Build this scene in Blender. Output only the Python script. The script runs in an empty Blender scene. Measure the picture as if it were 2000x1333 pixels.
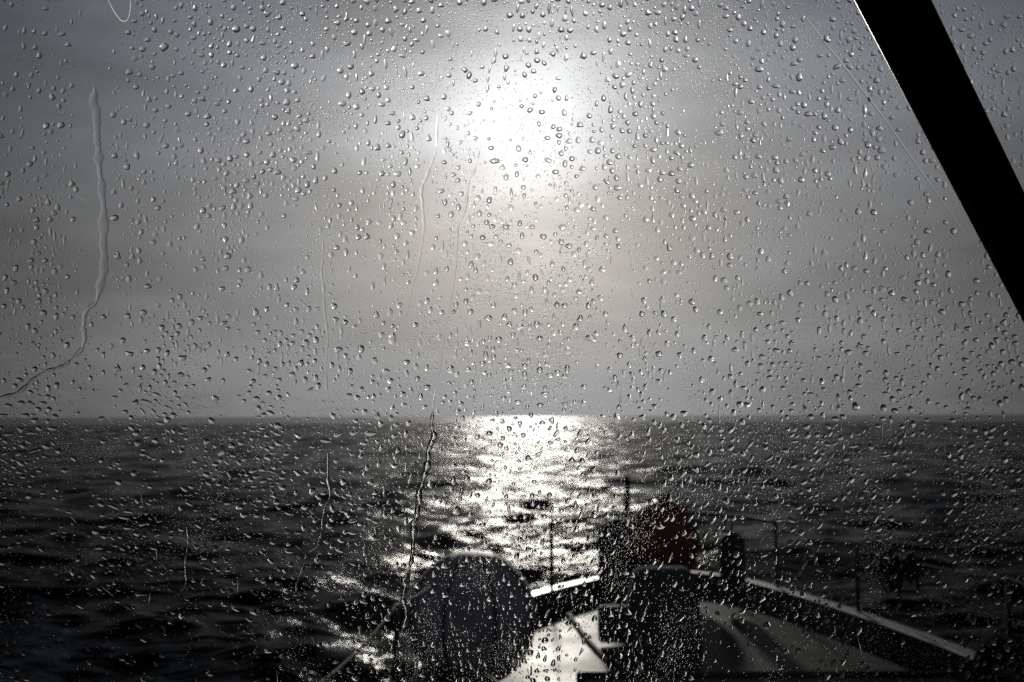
import bpy, bmesh, math, random
import numpy as np
from mathutils import Vector, Matrix, Quaternion

C = bpy.context.scene.collection
scene = bpy.context.scene
R = math.radians
rng = np.random.default_rng(11)
random.seed(5)

# ------------------------------------------------------------------ camera
FPX = 1944.0                       # focal length in pixels of the 2000 px wide photograph (35 mm lens)
EYE = Vector((0.0, 0.0, 2.6))
PANE_Y = 0.500                     # outer (wet) face of the windscreen
cam_d = bpy.data.cameras.new('camera')
cam = bpy.data.objects.new('camera', cam_d)
C.objects.link(cam)
cam_d.sensor_width = 36.0
cam_d.lens = 36.0 * FPX / 2000.0
cam_d.clip_start = 0.01
cam_d.clip_end = 40000.0
PITCH, ROLL = 4.3, 0.2
rot = Matrix.Rotation(R(90 + PITCH), 4, 'X') @ Matrix.Rotation(R(-ROLL), 4, 'Z')
cam.matrix_world = Matrix.Translation(EYE) @ rot
cam_d.dof.use_dof = True
cam_d.dof.focus_distance = PANE_Y
cam_d.dof.aperture_fstop = 17.0
cam_d.dof.aperture_blades = 7
scene.camera = cam
CR = rot.to_3x3()

def ray(x, y):
    return (CR @ Vector(((x - 1000.0) / FPX, (666.5 - y) / FPX, -1.0)))
def at_z(x, y, z):
    d = ray(x, y); t = (z - EYE.z) / d.z
    return EYE + d * t
def at_y(x, y, Y):
    d = ray(x, y); t = (Y - EYE.y) / d.y
    return EYE + d * t

# ------------------------------------------------------------------ render / exposure
scene.view_settings.view_transform = 'Standard'
scene.view_settings.look = 'None'
scene.view_settings.exposure = 0.0
scene.view_settings.gamma = 1.0
scene.render.engine = 'CYCLES'
cy = scene.cycles
cy.max_bounces = 22
cy.transmission_bounces = 20
cy.transparent_max_bounces = 32
cy.glossy_bounces = 8
cy.diffuse_bounces = 2
cy.sample_clamp_indirect = 5.0
cy.sample_clamp_direct = 7.0
cy.use_denoising = False
cy.use_adaptive_sampling = False

# ------------------------------------------------------------------ sun + sky
SUN_EL, SUN_AZ = 16.9, 0.9          # azimuth to the right of +Y
sd = Vector((math.sin(R(SUN_AZ)) * math.cos(R(SUN_EL)), math.cos(R(SUN_AZ)) * math.cos(R(SUN_EL)), math.sin(R(SUN_EL))))
sun_d = bpy.data.lights.new('sun', 'SUN')
sun_d.energy = 3.0
sun_d.angle = R(4.0)                # veiled by thin cloud
sun_d.color = (1.0, 0.95, 0.86)
sun = bpy.data.objects.new('sun', sun_d)
C.objects.link(sun)
sun.rotation_euler = (-sd).to_track_quat('-Z', 'Y').to_euler()
sun.location = sd * 50

class NT:
    """small helper round a node tree"""
    def __init__(s, tree): s.t = tree; s.n = tree.nodes; s.l = tree.links
    def new(s, typ, **kw):
        nd = s.n.new(typ)
        for k, v in kw.items(): setattr(nd, k, v)
        return nd
    def put(s, sock, v):
        if hasattr(v, 'is_output') or isinstance(v, bpy.types.NodeSocket): s.l.new(v, sock)
        else: sock.default_value = v
    def m(s, op, a, b=None, c=None, clamp=False):
        nd = s.new('ShaderNodeMath', operation=op); nd.use_clamp = clamp
        for i, v in enumerate((a, b, c)):
            if v is not None: s.put(nd.inputs[i], v)
        return nd.outputs[0]
    def vm(s, op, a, b=None, out=0):
        nd = s.new('ShaderNodeVectorMath', operation=op)
        s.put(nd.inputs[0], a)
        if b is not None:
            s.put(nd.inputs[1], b)
        return nd.outputs[out]
    def mix(s, f, a, b):
        nd = s.new('ShaderNodeMix', data_type='RGBA')
        s.put(nd.inputs[0], f); s.put(nd.inputs[6], a); s.put(nd.inputs[7], b)
        return nd.outputs[2]
    def noise(s, vec, scale, detail=2.0, rough=0.5, out=0):
        nd = s.new('ShaderNodeTexNoise')
        if vec is not None: s.l.new(vec, nd.inputs['Vector'])
        nd.inputs['Scale'].default_value = scale
        nd.inputs['Detail'].default_value = detail
        nd.inputs['Roughness'].default_value = rough
        return nd.outputs[out]
    def ramp(s, v, lo, hi, a=0.0, b=1.0, smooth=True):
        nd = s.new('ShaderNodeMapRange')
        nd.interpolation_type = 'SMOOTHSTEP' if smooth else 'LINEAR'
        s.put(nd.inputs[0], v)
        for i, q in zip((1, 2, 3, 4), (lo, hi, a, b)): nd.inputs[i].default_value = q
        return nd.outputs[0]

world = bpy.data.worlds.new('World')
scene.world = world
world.use_nodes = True
world.node_tree.nodes.clear()
W = NT(world.node_tree)
tc = W.new('ShaderNodeTexCoord').outputs['Generated']
dirn = W.vm('NORMALIZE', tc)
sky = W.new('ShaderNodeTexSky', sky_type='NISHITA')
sky.sun_disc = False
sky.sun_elevation = R(SUN_EL)
sky.sun_rotation = R(SUN_AZ)
sky.dust_density = 4.0
sep = W.new('ShaderNodeSeparateXYZ'); W.l.new(dirn, sep.inputs[0])
elev = W.m('ARCSINE', sep.outputs[2])                               # radians
dotp = W.vm('DOT_PRODUCT', dirn, tuple(sd), out=1)
ang = W.m('MULTIPLY', W.m('ARCCOSINE', W.m('MINIMUM', dotp, 0.999999)), 57.29578)
# cloud layer: drawn-out banks, seen edge on
st = W.new('ShaderNodeMapping'); st.inputs['Scale'].default_value = (1.0, 1.0, 3.4)
W.l.new(dirn, st.inputs[0])
cl = W.noise(st.outputs[0], 3.0, 5.0, 0.55)
cl2 = W.noise(st.outputs[0], 9.0, 4.0, 0.6)
cloud = W.m('ADD', W.m('MULTIPLY', W.m('SUBTRACT', cl, 0.5), 0.9), W.m('MULTIPLY', W.m('SUBTRACT', cl2, 0.5), 0.35))
DEG = 57.29578
d_el = W.m('SUBTRACT', W.m('MULTIPLY', elev, DEG), SUN_EL)
d_az = W.m('SUBTRACT', W.m('MULTIPLY', W.m('ARCTAN2', sep.outputs[0], sep.outputs[1]), DEG), SUN_AZ)
d_az = W.m('MULTIPLY', d_az, W.m('COSINE', elev))
# the cloud is thicker overhead, thinner towards the horizon, so the glow is lop-sided
v_el = W.m('ADD', W.m('MULTIPLY', W.m('MAXIMUM', d_el, 0.0), 2.2), W.m('MULTIPLY', W.m('MINIMUM', d_el, 0.0), 0.5))
spread = W.m('SQRT', W.m('ADD', W.m('MULTIPLY', d_az, d_az), W.m('MULTIPLY', v_el, v_el)))
spread = W.m('MULTIPLY', spread, W.m('ADD', 1.0, W.m('MULTIPLY', cloud, -0.45)))
gq = W.m('DIVIDE', W.m('MULTIPLY', ang, W.m('ADD', 1.0, W.m('MULTIPLY', cloud, -0.8))), 5.4)
core = W.m('MULTIPLY', W.m('EXPONENT', W.m('MULTIPLY', W.m('MULTIPLY', gq, gq), -1.0)), 0.78)
sq = W.m('DIVIDE', spread, 23.5)
wide = W.m('ADD', W.m('MULTIPLY', W.m('EXPONENT', W.m('MULTIPLY', W.m('MULTIPLY', sq, sq), -1.0)), 0.33),
           W.m('MULTIPLY', W.m('EXPONENT', W.m('DIVIDE', spread, -7.0)), 0.24))
rear = W.ramp(ang, 50.0, 120.0, 0.0, 0.075)            # open cloud behind the boat, away from the sun
lum = W.m('ADD', W.m('ADD', core, wide), W.m('ADD', rear, 0.010))
lum = W.m('MULTIPLY', lum, W.m('ADD', 1.0, W.m('MULTIPLY', cloud, 0.5)))
lum = W.m('MAXIMUM', lum, 0.0)
warm = W.m('MULTIPLY', W.ramp(ang, 16.0, 9.0, 0.0, 1.0), W.ramp(elev, R(17), R(10), 0.1, 1.0))
cool = W.mix(W.m('MULTIPLY', W.ramp(elev, R(8), R(26)), W.ramp(ang, 6.0, 20.0)), (0.965, 0.99, 1.035, 1), (0.86, 0.965, 1.13, 1))
tint = W.mix(warm, cool, (1.035, 0.992, 0.955, 1))
scl = W.new('ShaderNodeVectorMath', operation='SCALE')
W.l.new(tint, scl.inputs[0]); W.l.new(lum, scl.inputs['Scale'])
STR = 0.05
nish = W.new('ShaderNodeVectorMath', operation='SCALE'); W.l.new(sky.outputs[0], nish.inputs[0]); nish.inputs['Scale'].default_value = 0.02
over = W.new('ShaderNodeVectorMath', operation='SCALE'); W.l.new(scl.outputs[0], over.inputs[0]); over.inputs['Scale'].default_value = 1.0 / STR
tot = W.vm('ADD', nish.outputs[0], over.outputs[0])
bg = W.new('ShaderNodeBackground'); W.l.new(tot, bg.inputs[0]); bg.inputs[1].default_value = STR
wo = W.new('ShaderNodeOutputWorld'); W.l.new(bg.outputs[0], wo.inputs[0])

# ------------------------------------------------------------------ helpers
def tag(o, label=None, cat=None, group=None, kind=None):
    if label: o['label'] = label
    if cat: o['category'] = cat
    if group: o['group'] = group
    if kind: o['kind'] = kind
    return o

def empty(name, loc, label, cat, group=None):
    o = bpy.data.objects.new(name, None)
    o.location = loc; o.empty_display_size = 0.1
    C.objects.link(o)
    return tag(o, label, cat, group)

def link(name, me, mat, parent=None, smooth=True):
    o = bpy.data.objects.new(name, me)
    if mat is not None: me.materials.append(mat)
    if smooth is not None:
        me.polygons.foreach_set('use_smooth', np.full(len(me.polygons), bool(smooth)))
    C.objects.link(o)
    if parent is not None:
        o.parent = parent
        o.matrix_parent_inverse = Matrix.Translation(-Vector(parent.location))
    return o

def obj(name, bm, mat, parent=None, smooth=True, bevel=0.0, sub=0):
    bmesh.ops.recalc_face_normals(bm, faces=bm.faces)
    me = bpy.data.meshes.new(name)
    bm.to_mesh(me); bm.free()
    o = link(name, me, mat, parent, smooth)
    if bevel:
        b = o.modifiers.new('bevel', 'BEVEL'); b.width = bevel; b.segments = 3; b.limit_method = 'ANGLE'; b.angle_limit = R(40)
        b.harden_normals = False
    if sub:
        s = o.modifiers.new('sub', 'SUBSURF'); s.levels = sub; s.render_levels = sub
    return o

def catmull(pts, n=8, closed=False):
    P = [np.array(p, float) for p in pts]
    out = []
    N = len(P)
    rngi = range(N if closed else N - 1)
    for i in rngi:
        p0 = P[(i - 1) % N] if (closed or i > 0) else 2 * P[0] - P[1]
        p1, p2 = P[i], P[(i + 1) % N]
        p3 = P[(i + 2) % N] if (closed or i < N - 2) else 2 * P[-1] - P[-2]
        for k in range(n):
            t = k / n
            out.append(0.5 * ((2 * p1) + (-p0 + p2) * t + (2 * p0 - 5 * p1 + 4 * p2 - p3) * t * t + (-p0 + 3 * p1 - 3 * p2 + p3) * t ** 3))
    if not closed: out.append(P[-1])
    return [Vector(p) for p in out]

def tube(bm, pts, rad, seg=8, closed=False):
    pts = [Vector(p) for p in pts]; n = len(pts)
    rads = rad if hasattr(rad, '__len__') else [rad] * n
    rings = []
    up0 = Vector((0, 0, 1))
    for i, p in enumerate(pts):
        a = pts[(i - 1) % n] if (closed or i > 0) else p
        b = pts[(i + 1) % n] if (closed or i < n - 1) else p
        t = (b - a).normalized()
        u = up0 if abs(t.z) < 0.9 else Vector((0, 1, 0))
        s = t.cross(u).normalized(); v = s.cross(t).normalized()
        rings.append([bm.verts.new(p + (s * math.cos(2 * math.pi * k / seg) + v * math.sin(2 * math.pi * k / seg)) * rads[i]) for k in range(seg)])
    for i in range(n if closed else n - 1):
        r0, r1 = rings[i], rings[(i + 1) % n]
        for k in range(seg):
            bm.faces.new((r0[k], r0[(k + 1) % seg], r1[(k + 1) % seg], r1[k]))
    if not closed:
        bm.faces.new(rings[0][::-1]); bm.faces.new(rings[-1])

def lathe(bm, prof, loc=(0, 0, 0), seg=32, sx=1.0, sy=1.0, mod=None):
    loc = Vector(loc); rings = []
    for (r, z) in prof:
        ring = []
        for k in range(seg):
            a = 2 * math.pi * k / seg
            q = r * (mod(a, z) if mod else 1.0)
            ring.append(bm.verts.new(loc + Vector((q * math.cos(a) * sx, q * math.sin(a) * sy, z))))
        rings.append(ring)
    for i in range(len(rings) - 1):
        for k in range(seg):
            bm.faces.new((rings[i][k], rings[i][(k + 1) % seg], rings[i + 1][(k + 1) % seg], rings[i + 1][k]))
    bm.faces.new(rings[0][::-1]); bm.faces.new(rings[-1])

def box(bm, x0, x1, y0, y1, z0, z1):
    v = [bm.verts.new(p) for p in ((x0, y0, z0), (x1, y0, z0), (x1, y1, z0), (x0, y1, z0), (x0, y0, z1), (x1, y0, z1), (x1, y1, z1), (x0, y1, z1))]
    for f in ((0, 3, 2, 1), (4, 5, 6, 7), (0, 1, 5, 4), (1, 2, 6, 5), (2, 3, 7, 6), (3, 0, 4, 7)):
        bm.faces.new([v[i] for i in f])

def pbsdf(name, col, rough=0.5, bump=0.0, spec=0.5, bscale=40.0, var=0.0, vscale=6.0, metal=0.0, coat=0.0, rvar=0.0, ior=1.45):
    m = bpy.data.materials.new(name); m.use_nodes = True
    t = NT(m.node_tree)
    b = t.n['Principled BSDF']
    b.inputs['Metallic'].default_value = metal
    b.inputs['IOR'].default_value = ior
    b.inputs['Specular IOR Level'].default_value = spec
    b.inputs['Coat Weight'].default_value = coat
    b.inputs['Coat Roughness'].default_value = 0.13
    oc = t.new('ShaderNodeTexCoord').outputs['Object']
    n = t.noise(oc, vscale, 5.0, 0.6)
    if var:
        t.l.new(t.mix(t.ramp(n, 0.3, 0.7), tuple(c * (1 - var) for c in col) + (1,), tuple(min(1, c * (1 + var)) for c in col) + (1,)), b.inputs['Base Color'])
    else:
        b.inputs['Base Color'].default_value = tuple(col) + (1,)
    if rvar:
        t.l.new(t.ramp(n, 0.3, 0.7, max(0.02, rough - rvar), rough + rvar), b.inputs['Roughness'])
    else:
        b.inputs['Roughness'].default_value = rough
    if bump:
        bp = t.new('ShaderNodeBump'); bp.inputs['Strength'].default_value = 1.0; bp.inputs['Distance'].default_value = bump
        t.l.new(t.noise(oc, bscale, 4.0, 0.6), bp.inputs['Height'])
        t.l.new(bp.outputs[0], b.inputs['Normal'])
    return m

def window_glass(name, ior):
    # flat parallel-sided sheet: light goes straight through, each face mirrors a little by Fresnel's law
    m = bpy.data.materials.new(name); m.use_nodes = True
    t = NT(m.node_tree); t.n.clear()
    tr = t.new('ShaderNodeBsdfTransparent'); tr.inputs[0].default_value = (0.985, 0.99, 0.988, 1)
    gl = t.new('ShaderNodeBsdfGlossy'); gl.inputs['Roughness'].default_value = 0.0
    back = t.new('ShaderNodeNewGeometry').outputs['Backfacing']
    fr = t.new('ShaderNodeFresnel'); t.l.new(t.m('ADD', ior, t.m('MULTIPLY', back, 1.0 / ior - ior)), fr.inputs['IOR'])
    mx = t.new('ShaderNodeMixShader')
    t.l.new(fr.outputs[0], mx.inputs[0]); t.l.new(tr.outputs[0], mx.inputs[1]); t.l.new(gl.outputs[0], mx.inputs[2])
    o = t.new('ShaderNodeOutputMaterial'); t.l.new(mx.outputs[0], o.inputs[0])
    return m

def glass(name, ior, col=(1, 1, 1)):
    m = bpy.data.materials.new(name); m.use_nodes = True
    t = NT(m.node_tree); t.n.clear()
    g = t.new('ShaderNodeBsdfGlass'); g.inputs['Color'].default_value = tuple(col) + (1,)
    g.inputs['Roughness'].default_value = 0.0; g.inputs['IOR'].default_value = ior
    o = t.new('ShaderNodeOutputMaterial'); t.l.new(g.outputs[0], o.inputs[0])
    return m

M_DECK = pbsdf('wet_deck_paint', (0.03, 0.03, 0.03), 0.46, spec=0.010, coat=0.011, bump=0.0010, bscale=5.0, var=0.18, vscale=2.2, rvar=0.05)
M_CAP = pbsdf('pale_rail_paint', (0.05, 0.05, 0.049), 0.42, spec=0.14, bump=0.001, bscale=14.0, var=0.2, vscale=5.0)
M_BULWARK = pbsdf('dark_bulwark_paint', (0.05, 0.053, 0.065), 0.5, spec=0.2, var=0.25, vscale=4.0)
M_HULL = pbsdf('navy_hull_paint', (0.03, 0.035, 0.05), 0.25, var=0.2, vscale=2.0)
M_STEEL = pbsdf('weathered_steel', (0.035, 0.035, 0.035), 0.7, spec=0.1, var=0.2, vscale=20.0)
M_WIRE = pbsdf('grey_wire', (0.025, 0.025, 0.025), 0.8, spec=0.1, var=0.15, vscale=60.0)
M_RED = pbsdf('faded_red_vinyl', (0.11, 0.009, 0.011), 0.5, spec=0.3, bump=0.002, bscale=30.0, var=0.3, vscale=6.0)
M_BLACK = pbsdf('black_rubber', (0.012, 0.012, 0.014), 0.7, spec=0.08, bump=0.002, bscale=30.0, var=0.3, vscale=8.0)
M_CANVAS = pbsdf('black_canvas', (0.24, 0.25, 0.29), 0.62, spec=0.3, bump=0.003, bscale=14.0, var=0.3, vscale=5.0)
M_MATT = pbsdf('matt_dark_paint', (0.015, 0.015, 0.016), 1.0, spec=0.0, var=0.3)
M_DULL = pbsdf('wet_dull_cover', (0.04, 0.043, 0.052), 1.0, spec=0.02, bump=0.003, bscale=14.0, var=0.3, vscale=5.0)
M_ROPE = pbsdf('dark_rope', (0.03, 0.03, 0.03), 0.8, bump=0.004, bscale=120.0, var=0.4, vscale=40.0)
M_LROPE = pbsdf('pale_rope', (0.45, 0.43, 0.38), 0.7, bump=0.003, bscale=120.0)
M_HOUSE = pbsdf('dark_cabin_lining', (0.012, 0.012, 0.012), 0.7, var=0.2, vscale=4.0)
M_STRUT = pbsdf('matt_black_paint', (0.0015, 0.0015, 0.0015), 0.6, spec=0.06, var=0.3, vscale=30.0)
M_SEAL = pbsdf('bare_edge_bead', (0.10, 0.10, 0.10), 0.33, metal=0.0, spec=0.6, var=0.15, vscale=60.0)
M_GASKET = pbsdf('black_gasket', (0.008, 0.008, 0.008), 0.6)
M_GLASS = window_glass('window_glass', 1.45)
def salt(name):
    m = bpy.data.materials.new(name); m.use_nodes = True
    t = NT(m.node_tree); t.n.clear()
    tr = t.new('ShaderNodeBsdfTransparent'); tl = t.new('ShaderNodeBsdfTranslucent'); tl.inputs[0].default_value = (0.9, 0.9, 0.88, 1)
    mx = t.new('ShaderNodeMixShader')
    oc = t.new('ShaderNodeTexCoord').outputs['Object']
    t.l.new(t.ramp(t.noise(oc, 160.0, 4.0, 0.7), 0.3, 0.65, 0.35, 0.95), mx.inputs[0]); t.l.new(tr.outputs[0], mx.inputs[1]); t.l.new(tl.outputs[0], mx.inputs[2])
    o = t.new('ShaderNodeOutputMaterial'); t.l.new(mx.outputs[0], o.inputs[0])
    return m
M_SALT = salt('dried_salt')
M_WATER = glass('rain_water', 1.333)

# ------------------------------------------------------------------ sea
def build_sea():
    fine = np.radians(np.linspace(-48, 48, 960))
    coarse = np.radians(np.linspace(48, 312, 92))[1:-1]
    th = np.concatenate([fine, coarse])
    NA = len(th)
    rr = np.concatenate([[0.6, 1.5, 2.4], np.exp(np.linspace(math.log(3.2), math.log(70.0), 420)), np.arange(70.4, 380.0, 0.42), np.exp(np.linspace(math.log(381.0), math.log(16000.0), 70))])
    NR = len(rr)
    Rr, Th = np.meshgrid(rr, th, indexing='ij')
    X = Rr * np.sin(Th); Y = Rr * np.cos(Th)
    dr = np.gradient(rr)[:, None]
    dth = np.abs(np.gradient(np.unwrap(th)))[None, :]
    step = np.maximum(dr, Rr * dth)
    Z = np.zeros_like(X); DX = np.zeros_like(X); DY = np.zeros_like(X)
    r2 = np.random.default_rng(4)
    NW = 130
    lam = np.exp(r2.uniform(math.log(0.45), math.log(10.0), NW))
    for L in lam:
        a0 = 0.0060 * L ** 0.42
        d = r2.normal(0, 0.75) + math.pi
        k = 2 * math.pi / L
        kx, ky = k * math.sin(d), k * math.cos(d)
        ph = r2.uniform(0, 2 * math.pi)
        w = np.clip((L / step - 3.0) / 3.0, 0, 1)
        p = kx * X + ky * Y + ph
        A = a0 * r2.uniform(0.6, 1.4)
        Z += w * A * np.cos(p)
        DX -= 0.5 * w * A * math.sin(d) * np.sin(p)
        DY -= 0.5 * w * A * math.cos(d) * np.sin(p)
    print('slope rms', float(np.std(np.diff(Z[:400, :960], axis=0) / np.diff(rr[:400])[:-1 if False else None, None][:399])))
    X = X + DX; Y = Y + DY
    co = np.stack([X, Y, Z], -1).reshape(-1, 3)
    i = np.arange(NR - 1)[:, None]; j = np.arange(NA)[None, :]
    a = i * NA + j; b = i * NA + (j + 1) % NA
    q = np.stack([a, b, b + NA, a + NA], -1).reshape(-1, 4)[:, ::-1]
    me = mesh_from(co, q)
    m = bpy.data.materials.new('sea_water'); m.use_nodes = True
    t = NT(m.node_tree); b = t.n['Principled BSDF']
    b.inputs['Base Color'].default_value = (0.0018, 0.0032, 0.0056, 1)
    b.inputs['IOR'].default_value = 1.33
    b.inputs['Specular IOR Level'].default_value = 0.010
    pos = t.new('ShaderNodeNewGeometry').outputs['Position']
    # ripples too small and far for the mesh count as roughness
    t.l.new(t.ramp(t.vm('LENGTH', pos, None, out=1), 40.0, 420.0, 0.115, 0.15), b.inputs['Roughness'])
    mp = t.new('ShaderNodeMapping'); mp.inputs['Scale'].default_value = (0.75, 1.25, 1.0); t.l.new(pos, mp.inputs[0])
    h = t.m('ADD', t.m('MULTIPLY', t.noise(mp.outputs[0], 0.9, 3.0, 0.6), 0.17), t.m('MULTIPLY', t.noise(mp.outputs[0], 4.0, 4.0, 0.62), 0.04))
    bp = t.new('ShaderNodeBump'); bp.inputs['Strength'].default_value = 1.0; bp.inputs['Distance'].default_value = 1.0
    t.l.new(h, bp.inputs['Height']); t.l.new(bp.outputs[0], b.inputs['Normal'])
    o = link('sea', me, m, None, True)
    tag(o, kind='structure')
    return o

def mesh_from(co, quads, tris=None, sharp_tris=False):
    me = bpy.data.meshes.new('mesh')
    nq = len(quads); nt = 0 if tris is None else len(tris)
    me.vertices.add(len(co)); me.vertices.foreach_set('co', np.ascontiguousarray(co, np.float32).ravel())
    loops = quads.reshape(-1) if nt == 0 else np.concatenate([quads.reshape(-1), tris.reshape(-1)])
    me.loops.add(len(loops)); me.loops.foreach_set('vertex_index', loops.astype(np.int32))
    start = np.concatenate([np.arange(nq) * 4, nq * 4 + np.arange(nt) * 3]).astype(np.int32)
    me.polygons.add(nq + nt); me.polygons.foreach_set('loop_start', start)
    me.update(calc_edges=True); me.validate()
    return me

build_sea()

# ------------------------------------------------------------------ boat
DECK = 1.30
CAP = 1.43
port = [(1.10, 7.55), (0.55, 7.12), (-0.05, 6.22), (-0.33, 5.1), (-0.45, 4.1), (-0.55, 3.0), (-0.72, 1.2), (-0.82, -0.6), (-0.80, -3.0)]
stbd = [(1.10, 7.55), (1.58, 7.18), (1.92, 6.25), (2.16, 5.2), (2.30, 4.2), (2.42, 3.0), (2.62, 1.2), (2.72, -0.6), (2.70, -3.0)]
P = catmull([(x, y, 0) for x, y in port], 8)
S = catmull([(x, y, 0) for x, y in stbd], 8)
boat = empty('boat', (0.95, 2.0, 0.0), 'boat foredeck with pale toe rails and low lifelines, seen through the wet windscreen', 'boat')

bm = bmesh.new()
mid = [(a + b) / 2 for a, b in zip(P, S)]
rows = []
for a, b in zip(P, S):
    row = []
    for k in range(9):
        u = k / 8
        p = a.lerp(b, u)
        row.append(bm.verts.new((p.x, p.y, DECK + 0.05 * (1 - (2 * u - 1) ** 2) * min(1.0, (a - b).length / 2))))
    rows.append(row)
for r0, r1 in zip(rows, rows[1:]):
    for k in range(8):
        try: bm.faces.new((r0[k], r0[k + 1], r1[k + 1], r1[k]))
        except ValueError: pass
bmesh.ops.remove_doubles(bm, verts=bm.verts, dist=0.0005)
obj('deck', bm, M_DECK, boat)

def side_norm(L, i, sgn):
    a = L[max(0, i - 1)]; b = L[min(len(L) - 1, i + 1)]
    t = (b - a).normalized()
    return Vector((t.y, -t.x, 0)) * sgn         # inboard

bm = bmesh.new()
outline = P[::-1] + S[1:]
rings = []
for z, off in ((CAP - 0.002, 0.0), (0.9, 0.03), (0.3, -0.05), (-0.6, -0.5)):
    ring = []
    for i, p in enumerate(outline):
        c = Vector((0.95, min(p.y, 5.0), 0)); d = (p - c).normalized()
        q = p + d * off
        ring.append(bm.verts.new((q.x, q.y, z)))
    rings.append(ring)
for r0, r1 in zip(rings, rings[1:]):
    for k in range(len(r0) - 1):
        bm.faces.new((r0[k], r0[k + 1], r1[k + 1], r1[k]))
    bm.faces.new((r0[-1], r0[0], r1[0], r1[-1]))
obj('hull', bm, M_HULL, boat)

for L, sgn in ((P, -1), (S, 1)):
    sg = 1 if L is P else -1
    bm = bmesh.new(); bc = bmesh.new(); pr = None; pc = None
    for i, p in enumerate(L):
        n = Vector((0.95, min(p.y, 6.3), 0)) - p; n.z = 0; n.normalize()
        o_, in_ = p + n * 0.004, p + n * 0.05
        r = [bm.verts.new((in_.x, in_.y, DECK - 0.03)), bm.verts.new((in_.x, in_.y, CAP - 0.004)), bm.verts.new((o_.x, o_.y, CAP - 0.004)), bm.verts.new((o_.x, o_.y, DECK - 0.03))]
        oo, ii = p - n * 0.03, p + n * 0.075
        c = [bc.verts.new((ii.x, ii.y, CAP - 0.002)), bc.verts.new((ii.x, ii.y, CAP + 0.028)), bc.verts.new((oo.x, oo.y, CAP + 0.028)), bc.verts.new((oo.x, oo.y, CAP - 0.002))]
        if pr:
            for k in range(4):
                bm.faces.new((pr[k], pr[(k + 1) % 4], r[(k + 1) % 4], r[k]))
                bc.faces.new((pc[k], pc[(k + 1) % 4], c[(k + 1) % 4], c[k]))
        else:
            bm.faces.new(r); bc.faces.new(c)
        pr, pc = r, c
    bm.faces.new(pr); bc.faces.new(pc)
    obj('bulwark', bm, M_BULWARK, boat, smooth=False)
    obj('toe_rail', bc, M_CAP, boat, smooth=False, bevel=0.008)

def on_side(L, y):
    for a, b in zip(L, L[1:]):
        if (a.y - y) * (b.y - y) <= 0 and a.y != b.y:
            return a.lerp(b, (y - a.y) / (b.y - a.y))
    return L[0]
RAIL = 1.86
# bow pulpit: a bent tube on four legs
bm = bmesh.new()
top = [on_side(P, 6.75), on_side(P, 7.15), Vector((1.10, 7.62, 0)), on_side(S, 7.15), on_side(S, 6.75)]
top = catmull([(p.x, p.y, RAIL + 0.02) for p in top], 8)
tube(bm, top, 0.013, 8)
for L, y in ((P, 6.75), (P, 7.25), (S, 7.25), (S, 6.75)):
    p = on_side(L, y)
    tube(bm, [(p.x, p.y, CAP + 0.02), (p.x, p.y + 0.02, RAIL + 0.02)], 0.012, 8)
obj('pulpit', bm, M_STEEL, boat)
for L, ys in ((P, (5.55, 4.0, 2.6, 1.0)), (S, (5.9, 4.6, 3.2, 1.4))):
    for y in ys:
        p = on_side(L, y)
        bm = bmesh.new(); tube(bm, [(p.x, p.y, CAP + 0.02), (p.x, p.y, RAIL)], 0.012, 8)
        obj('stanchion', bm, M_STEEL, boat)
    allp = [6.75] + list(ys)
    pts = []
    for y0, y1 in zip(allp, allp[1:]):
        a, b = on_side(L, y0), on_side(L, y1)
        for k in range(8):
            u = k / 8; q = a.lerp(b, u)
            pts.append((q.x, q.y, RAIL - 0.004 - 0.035 * 4 * u * (1 - u)))
    bm = bmesh.new(); tube(bm, pts, 0.0048, 6)
    obj('lifeline', bm, M_WIRE, boat)
bm = bmesh.new(); q = at_y(1225, 1012, 7.25); tube(bm, [(q.x, 7.25, RAIL), (q.x + 0.005, 7.25, RAIL + 0.31)], [0.024, 0.016], 10)
obj('jackstaff', bm, M_BLACK, boat)
# stem fitting
bm = bmesh.new()
c = at_y(1246, 1150, 7.05)
lathe(bm, [(0.03, 0), (0.03, 0.12), (0.045, 0.13), (0.045, 0.2), (0.03, 0.23)], (c.x, 7.05, DECK + 0.0), 12)
obj('bollard', bm, M_CAP, boat, bevel=0.003)
# anchor windlass under its dark cover
wl = at_z(1305, 1272, DECK + 0.04)
bm = bmesh.new()
vv = []
for zz, hw, y0_, y1_ in ((DECK - 0.02, 0.20, 0.0, 0.32), (DECK + 0.30, 0.185, 0.02, 0.30), (DECK + 0.46, 0.16, 0.06, 0.26)):
    vv.append([bm.verts.new((wl.x + q * hw, wl.y + yy, zz)) for q, yy in ((-1, y0_), (1, y0_), (1, y1_), (-1, y1_))])
for k in range(4):
    for lo_, hi_ in zip(vv, vv[1:]): bm.faces.new((lo_[k], lo_[(k + 1) % 4], hi_[(k + 1) % 4], hi_[k]))
bm.faces.new(vv[0][::-1]); bm.faces.new(vv[-1])
w = obj('windlass', bm, M_DULL, boat, bevel=0.05)
bm = bmesh.new()
tube(bm, [(wl.x - 0.36, wl.y + 0.12, DECK + 0.16), (wl.x - 0.195, wl.y + 0.12, DECK + 0.16)], [0.10, 0.10], 20)
obj('windlass_drum', bm, M_BLACK, w, bevel=0.015)
w.children[0].matrix_parent_inverse = Matrix.Identity(4)
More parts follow.
